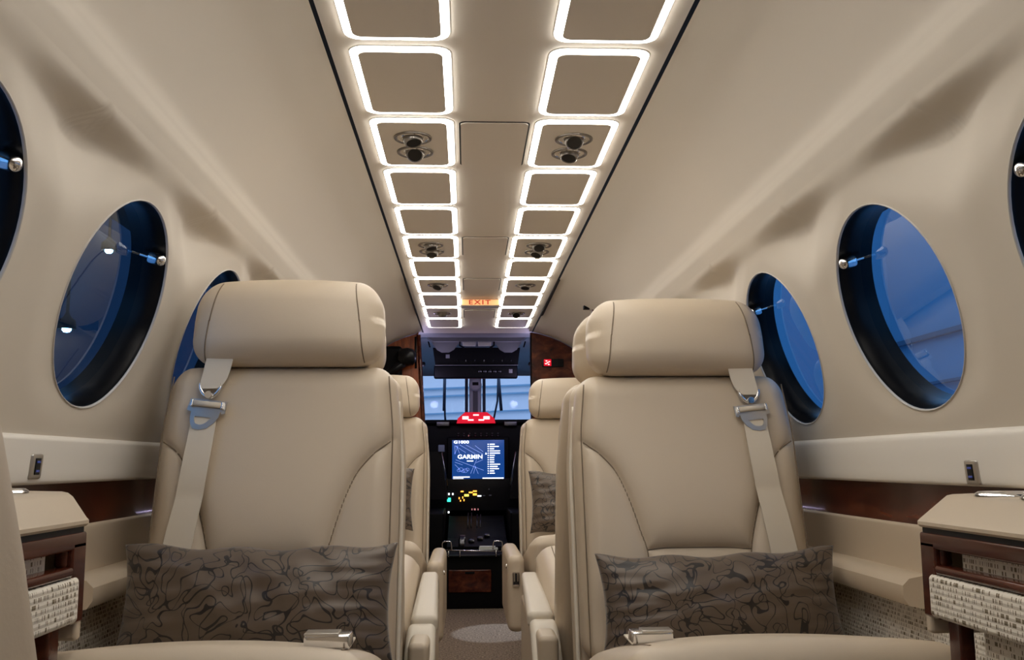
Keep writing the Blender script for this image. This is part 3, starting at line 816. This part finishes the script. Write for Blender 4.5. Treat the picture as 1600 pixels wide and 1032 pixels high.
# small reading marker clips on the front ceiling
for side, lab in ((1, 'small black and dark red clip on the right front ceiling'), (-1, 'small black and dark red clip on the left front ceiling beside the headrest')):
    root = empty('ceiling_clip', (side*.462, 3.95, 1.396), lab, 'clip', 'small ceiling clips')
    fix(link('clip_body', *soft((-side*.010, 0, .008), (.046, .04, .018), .002), 'black_matt', root))
    fix(link('clip_tab', *soft((side*.016, -.016, -.008), (.032, .04, .020), .002), 'tan_marker', root))

# ================================================================== BULKHEADS AND COCKPIT
# right wooden bulkhead
def arch(s, x_in, zt): 
    pts = [(s*x_in, 0), (s*.66, 0), (s*.68, .5), (s*.69, 1.0), (s*.665, 1.12), (s*.63, 1.21), (s*.60, 1.278), (s*.567, 1.322), (s*.51, 1.366), (s*.45, 1.400), (s*.39, 1.426), (s*.33, 1.446), (s*x_in, 1.454)]
    return pts
o = struct(fix(link('wall_bulkhead_right', *prism(arch(1, .281, 0), 5.10, 5.14), 'wood', smooth=False)))
pts = arch(-1, .30, 0); pts[0] = (-.262, 0); pts[-1] = (-.318, 1.454)
o = struct(fix(link('wall_bulkhead_left', *prism(pts, 5.10, 5.14), 'wood_orange', smooth=False)))
v, f = tube([(-.316, 5.10, 1.44), (-.302, 5.10, 1.20), (-.290, 5.10, 1.0), (-.262, 5.10, .1)], .011, 8)
struct(fix(link('trim_door_left', v, f, 'wood')))
v, f = tube([(-.332, 5.10, 1.43), (-.330, 5.10, 1.26)], .006, 8)
struct(fix(link('trim_door_left_bead', v, f, 'black_gloss')))
v, f = tube([(.284, 5.10, 1.44), (.284, 5.10, .1)], .004, 8)
struct(fix(link('trim_door_right', v, f, 'black_gloss')))

# little red lit switch plate on the right bulkhead
root = empty('switch_plate', (.40, 5.095, 1.288), 'small black plate with a red lit switch on the right wooden bulkhead', 'switch')
fix(link('plate', *soft((0, 0, 0), (.115, .006, .044), .002), 'black_gloss', root))
fix(link('lit_switch', *soft((-.028, -.004, .001), (.040, .004, .036), .004), 'red_glow', root))
for dx, dz_ in ((-.037, -.005), (-.028, .0), (-.019, .006), (-.034, .010), (-.022, -.009)):
    fix(link('symbol', *soft((-.0+dx, -.0068, dz_), (.009, .001, .005), .0004, 1), 'red_hot', root))
# handset and boom on the left bulkhead
root = empty('fire_torch', (-.40, 5.05, 1.29), 'black handset in a bracket on the left wooden bulkhead', 'handset')
fix(link('bracket', *soft((-.06, .02, .0), (.12, .05, .17), .02, 4), 'black_matt', root))
v, f = lathe([(0, -.05), (.03, -.048), (.045, -.03), (.05, 0), (.042, .03), (.02, .045), (0, .047)], 20, (.030, -.03, .022), 'x')
autosmooth(link('lamp_head', v, f, 'black_gloss', root), 60)
fix(link('grip', *tube([(-.09, -.03, -.075), (-.04, -.04, -.045), (.02, -.03, .0)], [.018, .022, .026], 10), 'black_gloss', root))
root.name = 'wall_handset'

# black cockpit threshold cabinet with a wooden drawer front
root = empty('pedestal_cabinet', (0, 5.2, 0), 'black cabinet at the cockpit threshold with a small wooden front', 'cabinet')
fix(link('body', *soft((0, .10, .14), (.62, .20, .28), .006), 'black_matt', root))
fix(link('drawer_front', *soft((-.043, -.005, .144), (.226, .014, .118), .006, 3), 'wood', root))
fix(link('drawer_pull', *soft((-.043, -.014, .187), (.05, .006, .012), .003, 3), 'black_matt', root))
fix(link('knob', *tube([(-.20, -.02, .115), (-.17, -.02, .112)], .006, 8), 'dark_metal', root))
# chrome rails of the tray
root = empty('rail_tray', (-.03, 5.18, .28), 'chrome railed tray on the black threshold cabinet', 'tray')
fix(link('tray', *soft((0, .03, -.005), (.29, .10, .008), .002), 'black_gloss', root))
mb = MB()
mb.add(tube([(-.155, -.02, .028), (.155, -.02, .018)], .0035, 8))
fix(mb.obj('rail', 'chrome', root))
for s in (-1, 1):
    P = [(s*.155, -.02, .018), (s*.158, -.02, .058), (s*.150, -.02, .070), (s*.125, -.02, .072), (s*.112, -.02, .066), (s*.108, -.02, .03)]
    fix(link('rail_loop', *tube(spline(P, 4), .0033, 8), 'chrome', root))
for x in (-.125, -.065, .125): fix(link('rail_post', *tube([(x, -.02, .024), (x, -.02, -.008)], .003, 8), 'chrome', root))
o = fix(link('booklet_stack', *soft((.055, 5.20, .309), (.10, .05, .010), .002), 'paper'))
tag(o, 'pale booklet lying in the chrome railed tray', 'booklet')
mb = MB(); mb.add(soft((.05, 5.20, .319), (.085, .045, .008), .002)); o = mb.obj('card', 'paper'); fix(o)
tag(o, 'small pale card on top of the booklet in the tray', 'card'); 

# cockpit shell
CK = [('wall_cockpit_left', [(-.80, -.05), (-.78, -.05), (-.78, 1.35), (-.80, 1.35)], 5.14, 7.3, 'black_matt'),
      ('wall_cockpit_right', [(.78, -.05), (.80, -.05), (.80, 1.35), (.78, 1.35)], 5.14, 7.3, 'black_matt'),
      ('floor_cockpit', [(-.80, -.05), (.80, -.05), (.80, -.02), (-.80, -.02)], 5.14, 7.3, 'black_matt')]
for n_, p_, a_, b_, m_ in CK: struct(fix(link(n_, *prism(p_, a_, b_), m_, smooth=False)))
# cockpit ceiling slopes down to the top of the windscreen; pillars either side
v, f = prism([(5.16, 1.462), (5.75, 1.50), (6.35, 1.47), (6.75, 1.41), (6.80, 1.372), (6.82, 1.39), (6.76, 1.44), (6.35, 1.50), (5.75, 1.53), (5.16, 1.49)], -.80, .80, 'x')
struct(autosmooth(link('ceiling_cockpit', v, f, 'grey_plastic'), 30))
for s, nm in ((-1, 'left'), (1, 'right')):
    v, f = prism([(s*.50, .9), (s*.80, .9), (s*.80, 1.45), (s*.50, 1.45)], 5.9, 5.96)
    struct(fix(link('wall_cockpit_lining_'+nm, *prism([(s*.335, 1.10), (s*.80, 1.0), (s*.80, 1.52), (s*.315, 1.52)] if False else [(s*.46, .98), (s*.80, .9), (s*.80, 1.52), (s*.42, 1.52)], 5.60, 5.64), 'grey_plastic', smooth=False)))
slab_fw = struct(fix(link('wall_firewall', *prism([(-.79, -.05), (.79, -.05), (.79, .98), (-.79, .98)], 6.55, 6.58), 'black_matt', smooth=False)))
# windscreens and posts
root = bpy.data.objects.new('window_11', None); C.objects.link(root); root.location = (0, 6.82, 1.2); struct(root)
for s in (-1, 1):
    v, f = prism([(s*.050, -.35), (s*.60, -.35), (s*.60, .175), (s*.050, .175)], -.004, .004)
    fix(link('pane', v, f, 'pane_clear', root, smooth=False))
    for x, w_ in ((.062, .022),):
        fix(link('seal', *soft((s*x, -.02, -.09), (w_, .02, .53), .003), 'hangar_dark', root))
fix(link('centre_post', *soft((0, -.05, -.09), (.085, .05, .53), .015, 4), 'white_paint', root))
fix(link('post_groove', *soft((0, -.078, -.11), (.034, .006, .44), .002), 'grey_plastic', root))
fix(link('side_post', *soft((-.66, 0, -.09), (.12, .06, .56), .01), 'white_paint', root))
fix(link('side_post', *soft((.66, 0, -.09), (.12, .06, .56), .01), 'white_paint', root))
# wipers outside the screens
for k, pts in enumerate(([(-.222, 6.90, 1.36), (-.216, 6.90, 1.10), (-.208, 6.90, 1.0)], [(.165, 6.90, 1.36), (.160, 6.90, 1.20), (.118, 6.90, 1.0)])):
    o = fix(link('windscreen_wiper', *tube(pts, .007, 8), 'hangar_dark')); tag(o, ['thin dark wiper across the left windscreen', 'thin dark wiper across the right windscreen, slanting'][k], 'wiper', 'windscreen wipers')
    bl = fix(link('blade', *tube([(pts[0][0]+.004, 6.89, 1.36), (pts[0][0]+(.0 if k == 0 else .022), 6.89, 1.13)], .011, 8), 'hangar_dark', o))

# compass on the post
root = empty('standby_compass', (.0, 6.70, 1.30), 'white round compass on the windscreen centre post', 'compass')
autosmooth(link('housing', *lathe([(0, -.035), (.03, -.034), (.042, -.025), (.045, 0), (.04, .03)], 24, (0, 0, 0), 'y'), 'white_paint', root), 50)
fix(link('dial_window', *soft((0, -.034, .006), (.042, .008, .022), .003), 'black_gloss', root))

# overhead switch panel and visors
root = empty('overhead_panel', (0, 5.8, 1.40), 'black overhead switch panel hanging above the windscreen', 'panel')
fix(link('upper_panel', *prism([(-.265, .055), (.265, .055), (.250, -.052), (-.250, -.052)], 0, .06), 'black_matt', root, smooth=False))
fix(link('lower_panel', *soft((-.005, -.01, -.096), (.505, .05, .078), .010, 3), 'black_matt', root))
fix(link('edge_line', *soft((0, -.036, -.056), (.50, .004, .003), .001, 1), 'grey_plastic', root))
for k in range(7): fix(link('toggle', *tube([(-.12+.055*k, -.004, -.030), (-.12+.055*k, -.016, -.024)], .003, 6), 'satin' if k in (1, 3, 5) else 'dark_metal', root))
for k in range(5): fix(link('dial', *lathe([(0, -.006), (.009, -.006), (.010, 0)], 12, (.02+.03*k, -.036, -.094), 'y'), 'dark_metal', root))
fix(link('gauge', *soft((.205, -.036, -.092), (.022, .004, .024), .002), 'grey_plastic', root))
fix(link('gauge', *soft((-.175, -.003, .002), (.024, .004, .024), .002), 'grey_plastic', root))
for s in (-1, 1):
    pts = [(-.085, .05), (.085, .05), (.075, .005), (.050, -.030), (.022, -.046), (-.022, -.046), (-.050, -.030), (-.075, .005)]
    sp_ = [(p.x, p.y) for p in spline([(a, 0, b) for a, b in pts], 1)] if False else pts
    o = autosmooth(link('sun_visor', *prism(sp_, 0, .012), 'grey_plastic'), 50); o.location = (s*.185+.0, 5.62, 1.452)
    tag(o, '%s grey sun visor folded above the windscreen' % ('left' if s < 0 else 'right'), 'visor', 'cockpit sun visors')
root = empty('visor_housing', (0, 5.60, 1.488), 'grey ceiling housing the two sun visors hang from', 'housing')
fix(link('beam', *prism([(-.30, .008), (.30, .008), (.255, -.022), (-.255, -.022)], -.02, .10), 'grey_plastic', root, smooth=False))
for s in (-1, 1):
    fix(link('bracket', *tube([(s*.285, .0, -.02), (s*.275, .0, -.055)], .004, 6), 'black_matt', root))
    fix(link('bracket', *tube([(s*.10, .0, -.02), (s*.10, .0, -.045), (s*.075, .0, -.058)], .005, 6), 'black_matt', root))
    fix(link('mirror_plate', *soft((s*.046, .0, -.035), (.078, .008, .026), .003), 'pale_plastic', root))
for s in (-1, 1):
    root = empty('reading_lamp', (s*.335, 5.58, 1.335), '%s small black gooseneck lamp at the cockpit side' % ('left' if s < 0 else 'right'), 'lamp', 'cockpit map lamps')
    fix(link('stem', *tube([(s*.09, 0, .0), (s*.02, -.005, .0)], .006, 8), 'black_matt', root))
    fix(link('head', *soft((-s*.01, -.005, -.004), (.05, .03, .026), .010, 3), 'black_matt', root))

# instrument panel
root = empty('instrument_panel', (0, 6.3, .9), 'black instrument panel with switches below the windscreen', 'instrument panel')
fix(link('face', *soft((0, .06, -.16), (1.30, .10, .56), .01), 'black_matt', root))
fix(link('glareshield', *soft((0, .17, .125), (1.30, .40, .030), .012, 3), 'black_matt', root))
for k in range(8):
    x = -.115+.037*k
    fix(link('knob', *lathe([(0, -.012), (.006, -.012), (.007, 0)], 10, (x, .0, .035), 'y'), 'dark_metal', root))
    fix(link('legend', *soft((x, .008, .052), (.010, .002, .002), .0005, 1), 'grey_plastic', root))
fix(link('lit_button', *soft((-.045, .004, .036), (.010, .008, .010), .002), 'pink_spot', root))
for s, x in ((-1, -.215), (1, .225)):
    fix(link('indicator', *soft((x, -.02, .112), (.085, .03, .030), .004), 'dark_metal', root))
fix(link('slot', *soft((-.07, .006, .012), (.12, .004, .003), .001, 1), 'steel_blue', root))
# red annunciator hood
root = empty('warning_annunciator', (0, 6.22, 1.045), 'red glowing annunciator hood on top of the glareshield', 'warning light')
fix(link('hood', *prism([(-.125, -.03), (.125, -.03), (.118, .0), (.072, .040), (-.072, .040), (-.118, .0)], 0, .08), 'red_glow', root, smooth=False))
for x, z, w_, h_ in ((-.068, .0, .040, .020), (.068, .0, .040, .020), (0, .018, .036, .009), (-.034, -.014, .036, .009), (.034, -.014, .036, .009)):
    fix(link('lit_caption', *soft((x, -.002, z+.004), (w_, .004, h_), .001, 1), 'red_hot', root))
# main display
root = empty('flight_display', (.014, 6.24, .781), 'blue lit display screen reading GARMIN in the instrument panel', 'screen')
root['label'] = 'bright blue lit map display in the middle of the instrument panel'
fix(link('bezel', *soft((0, .01, -.01), (.40, .03, .31), .008), 'black_matt', root))
fix(link('screen', *soft((0, -.006, 0), (.335, .006, .252), .001, 1), 'screen_blue', root))
RX = (math.radians(90), 0, 0)
text('G1000', .024, (-.158, -.0105, .112), RX, 'screen_white', root, 'title_text', sx=1.5, align='LEFT')
text('GARMIN', .036, (-.052, -.0105, .018), RX, 'screen_white', root, 'logo_text', sx=1.18)
link('logo_delta', [(.044, -.0105, .034), (.056, -.0105, .034), (.050, -.0105, .046)], [(0, 1, 2)], 'screen_white', root, smooth=False)
mb = MB(); rnd = random.Random(4)
def seg(a, b, w_=.0009):
    d = Vector((b[0]-a[0], 0, b[1]-a[1])).normalized(); n_ = Vector((-d.z, 0, d.x))*w_
    A = Vector((a[0], -.0098, a[1])); B = Vector((b[0], -.0098, b[1]))
    mb.add(([A-n_, B-n_, B+n_, A+n_], [(0, 1, 2, 3)]))
for a, b in (((-.15, .09), (-.08, .045)), ((-.12, .095), (-.02, .038)), ((-.08, .095), (.03, .035)), ((-.02, .09), (.032, .05)), ((-.145, .0), (.035, -.068)), ((-.15, -.015), (-.10, -.033)),
             ((-.01, .0), (-.05, -.09)), ((-.018, -.04), (-.03, -.088)), ((-.015, -.02), (.03, .0)), ((-.14, .09), (-.12, .04)), ((-.15, .04), (-.13, .09)), ((-.15, -.03), (-.12, -.06)), ((-.15, .035), (-.15, .09)), ((-.02, -.045), (.0, -.09))):
    seg(a, b)
for k in range(5):
    cx_, cz_, r_ = -.125+.014*k, -.068+.006*math.sin(k*2), .011+.004*(k % 2)
    for q in range(10):
        a, b = 2*math.pi*q/10, 2*math.pi*(q+1)/10; seg((cx_+r_*math.cos(a), cz_+r_*.8*math.sin(a)), (cx_+r_*math.cos(b), cz_+r_*.8*math.sin(b)), .0007)
mb.obj('map_lines', 'screen_line', root, False)
for k in range(14):
    z = .098-.0142*k; wl = rnd.choice((.028, .032, .058, .066, .05))
    link('list_icon', *soft((.064, -.010, z), (.007, .001, .005), .0002, 1), 'screen_white', root, False)
    link('list_row', *soft((.074+wl/2, -.010, z), (wl, .001, .0055), .0002, 1), 'screen_white', root, False)
for x, z, w_, h_ in ((-.108, -.110, .105, .006), (-.128, -.120, .066, .004), (.095, -.118, .135, .006), (-.052, -.008, .04, .005)):
    link('caption_row', *soft((x, -.010, z), (w_, .001, h_), .0002, 1), 'screen_white', root, False)
# control yokes: pale edged columns either side of the display
for s in (-1, 1):
    root = empty('control_yoke', (s*.225+.015, 6.0, .66), '%s control column beside the display with a pale edge' % ('left' if s < 0 else 'right'), 'control column', 'cockpit control columns')
    fix(link('column', *prism([(s*.005, .17), (s*.085, .17), (s*.085, -.12), (-s*.035, -.12)], 0, .05), 'black_gloss', root, smooth=False))
    fix(link('edge', *tube([(s*.004, -.004, .165), (-s*.032, -.004, -.04)], .0028, 6), 'satin', root))
    if s < 0: fix(link('clip_light', *soft((-.006, -.02, .19), (.040, .02, .044), .006), 'steel_blue', root))
# pedestal with lit buttons
root = empty('centre_pedestal', (0, 6.0, .0), 'dark throttle pedestal with amber, green and white lit buttons', 'pedestal')
v, f = prism([(-.55, -.02), (.35, -.02), (.17, .43), (.10, .43), (.0, .40), (-.30, .33), (-.55, .30)], -.17, .17, 'x')
fix(link('body', v, f, 'black_matt', root, smooth=False))
fix(link('side_console', *soft((-.30, -.10, .26), (.22, .7, .44), .01), 'black_matt', root))
fix(link('side_console', *soft((.30, -.10, .26), (.22, .7, .44), .01), 'black_matt', root))
def lit(px, py, w_, h_, m_, Y=6.18, nm='lit_button'):
    d = Vector((px-CX, -(py-CY), F_PX)); d = Vector((d.dot(rt), d.dot(fw), d.dot(up))); k = Y/d.y
    p = EYE+d*k-Vector((0, 6.0, 0)); s = Y/F_PX
    fix(link(nm, *soft(p, (w_*s, .012, h_*s), .001, 1), m_, root))
fix(link('annunciator_face', *soft((0, .22, .56), (.62, .04, .20), .004), 'black_gloss', root))
for a in ((722, 768.5, 4.5, 2, 'amber'), (729, 774.5, 7, 3.5, 'yellow'), (735.5, 770, 6, 2, 'amber'), (742, 768, 6, 2, 'amber'), (742, 773, 6, 3.2, 'amber'), (749, 775.5, 6, 2, 'white_spot'), (756, 775, 4, 1, 'grey_plastic'),
          (701.5, 772.5, 2.2, 3, 'white_spot'), (707.5, 772.5, 2.2, 3, 'white_spot'), (701.5, 781.5, 5.5, 6, 'teal'), (766, 774.5, 4, 1.5, 'grey_plastic'), (717.5, 779, 1.6, 3, 'amber'), (719.5, 783, 1.6, 2.4, 'amber'), (723, 778, 1.6, 3, 'amber'), (725, 782, 1.6, 3, 'amber'),
          (701, 801, 2.4, 2.8, 'white_spot'), (737.5, 796.5, 1.4, 2.6, 'pink_spot'), (742, 796.5, 2.6, 2.6, 'pink_spot'), (747, 796.5, 1.4, 2.6, 'pink_spot'), (764, 765, 1.5, 1.5, 'grey_plastic')): lit(*a)
for x, h_ in ((-.055, .10), (-.035, .10), (.0, .09), (.02, .09)):
    fix(link('lever', *tube([(x, -.12, .36), (x+.005, -.06, .36+h_)], .004, 8), 'dark_metal', root))
for x, y_, z_, r_ in ((-.08, -.40, .33, .022), (-.03, -.44, .32, .016), (-.085, -.50, .31, .05), (.02, -.38, .33, .014), (.06, -.30, .34, .014)):
    autosmooth(link('trim_wheel', *lathe([(0, -.02), (r_*.6, -.02), (r_, -.012), (r_, .012)], 20, (x, y_, z_), 'x'), 'dark_metal', root), 40)

# ================================================================== OUTSIDE: THE HANGAR
def slab(name, poly, a, b, m_, axis='y'): return struct(fix(link(name, *prism(poly, a, b, axis), m_, smooth=False)))
slab('wall_hangar_front', [(-4.0, -1.3), (5.0, -1.3), (5.0, 12), (-4.0, 12)], 31, 31.2, 'hangar_light')
slab('wall_hangar_front_left', [(-14.2, -1.3), (-4.0, -1.3), (-4.0, 12), (-14.2, 12)], 31, 31.2, 'hangar_dark')
slab('wall_hangar_front_right', [(5.0, -1.3), (14.2, -1.3), (14.2, 12), (5.0, 12)], 31, 31.2, 'hangar_mid')
slab('wall_hangar_left', [(-14.2, -1.3), (-14, -1.3), (-14, 12), (-14.2, 12)], -8, 31, 'hangar_dark')
slab('wall_hangar_right', [(14, -1.3), (14.2, -1.3), (14.2, 12), (14, 12)], -8, 31, 'hangar_mid')
slab('floor_hangar', [(-14, -1.35), (14, -1.35), (14, -1.3), (-14, -1.3)], -8, 31, 'hangar_mid')
# beams on the walls
for i, (z, t) in enumerate(((1.7, .10), (3.0, .08), (4.4, .14))):
    slab('trim_hangar_right_%d' % i, [(13.8, z), (14, z), (14, z+t), (13.8, z+t)], -8, 31, 'steel_blue')
for i, (z, t) in enumerate(((2.3, .04), (2.85, .05), (3.1, .05))):
    slab('trim_hangar_front_%d' % i, [(-4, z-.1), (5, z+.25), (5, z+t+.25), (-4, z+t-.1)], 30.9, 31, 'hangar_mid')
for i, x in enumerate((-2.2, 2.6)):
    slab('trim_hangar_seam_%d' % i, [(x, -1.3), (x+.04, -1.3), (x+.04, 7.4), (x, 7.4)], 30.9, 31, 'hangar_mid')
for i, (ya, za, yb, zb) in enumerate(((8, 3.2, 31, 6.4), (14, 6.6, 31, 2.6), (5, 5.0, 31, 5.2))):
    v, f = tube([(-13.8, ya, za), (-13.8, yb, zb)], .16, 6); o = struct(fix(link('trim_hangar_left_%d' % i, v, f, 'gap')))
for i, (px, py, dpt) in enumerate(((170, 393, 13.5), (104, 516, 12.0))):
    d = Vector((px-CX, -(py-CY), F_PX)); d = Vector((d.dot(rt), d.dot(fw), d.dot(up))); p = EYE+d*(dpt/d.y)
    root = empty('pendant_lamp', p, ['upper glowing hangar lamp seen through the left window', 'lower glowing hangar lamp seen through the left window'][i], 'lamp', 'hangar lamps')
    autosmooth(link('lamp_hood', *lathe([(.0, 6.5), (.02, 6.5), (.02, .22), (.05, .16), (.10, .12), (.11, .01), (.10, .01)], 20), 'gap', root), 50)
    fix(link('lamp_glass', *lathe([(0, -.03), (.035, -.025), (.055, .0), (.055, .02)], 16), 'lamp_glow', root))

slab('trim_hangar_roof_beam', [(-14, 9.0), (0, 9.0), (0, 9.3), (-14, 9.3)], 11.5, 14.5, 'steel_blue')
# violet fill added by the gooseneck lamps, for the centre post and front ceiling
for s in (-1, 1):
    ld = bpy.data.lights.new('cockpit_fill_light', 'POINT'); ld.energy = 2.6; ld.color = (.72, .62, 1.0); ld.shadow_soft_size = .03
    lo = bpy.data.objects.new('cockpit_fill_light', ld); C.objects.link(lo); lo.location = (s*.335, 5.55, 1.25)
ld = bpy.data.lights.new('carpet_patch_spot', 'SPOT'); ld.energy = 75; ld.color = (.72, .84, 1.0); ld.shadow_soft_size = .015  # added spot that makes the bright patch on the aisle carpet
ld.spot_size = math.radians(13); ld.spot_blend = .1
lo = bpy.data.objects.new('carpet_patch_spot', ld); C.objects.link(lo); lo.location = (.29, 5.53, 1.30)
lo.rotation_euler = (Vector((.07, 4.5, 0))-lo.location).to_track_quat('-Z', 'Y').to_euler()
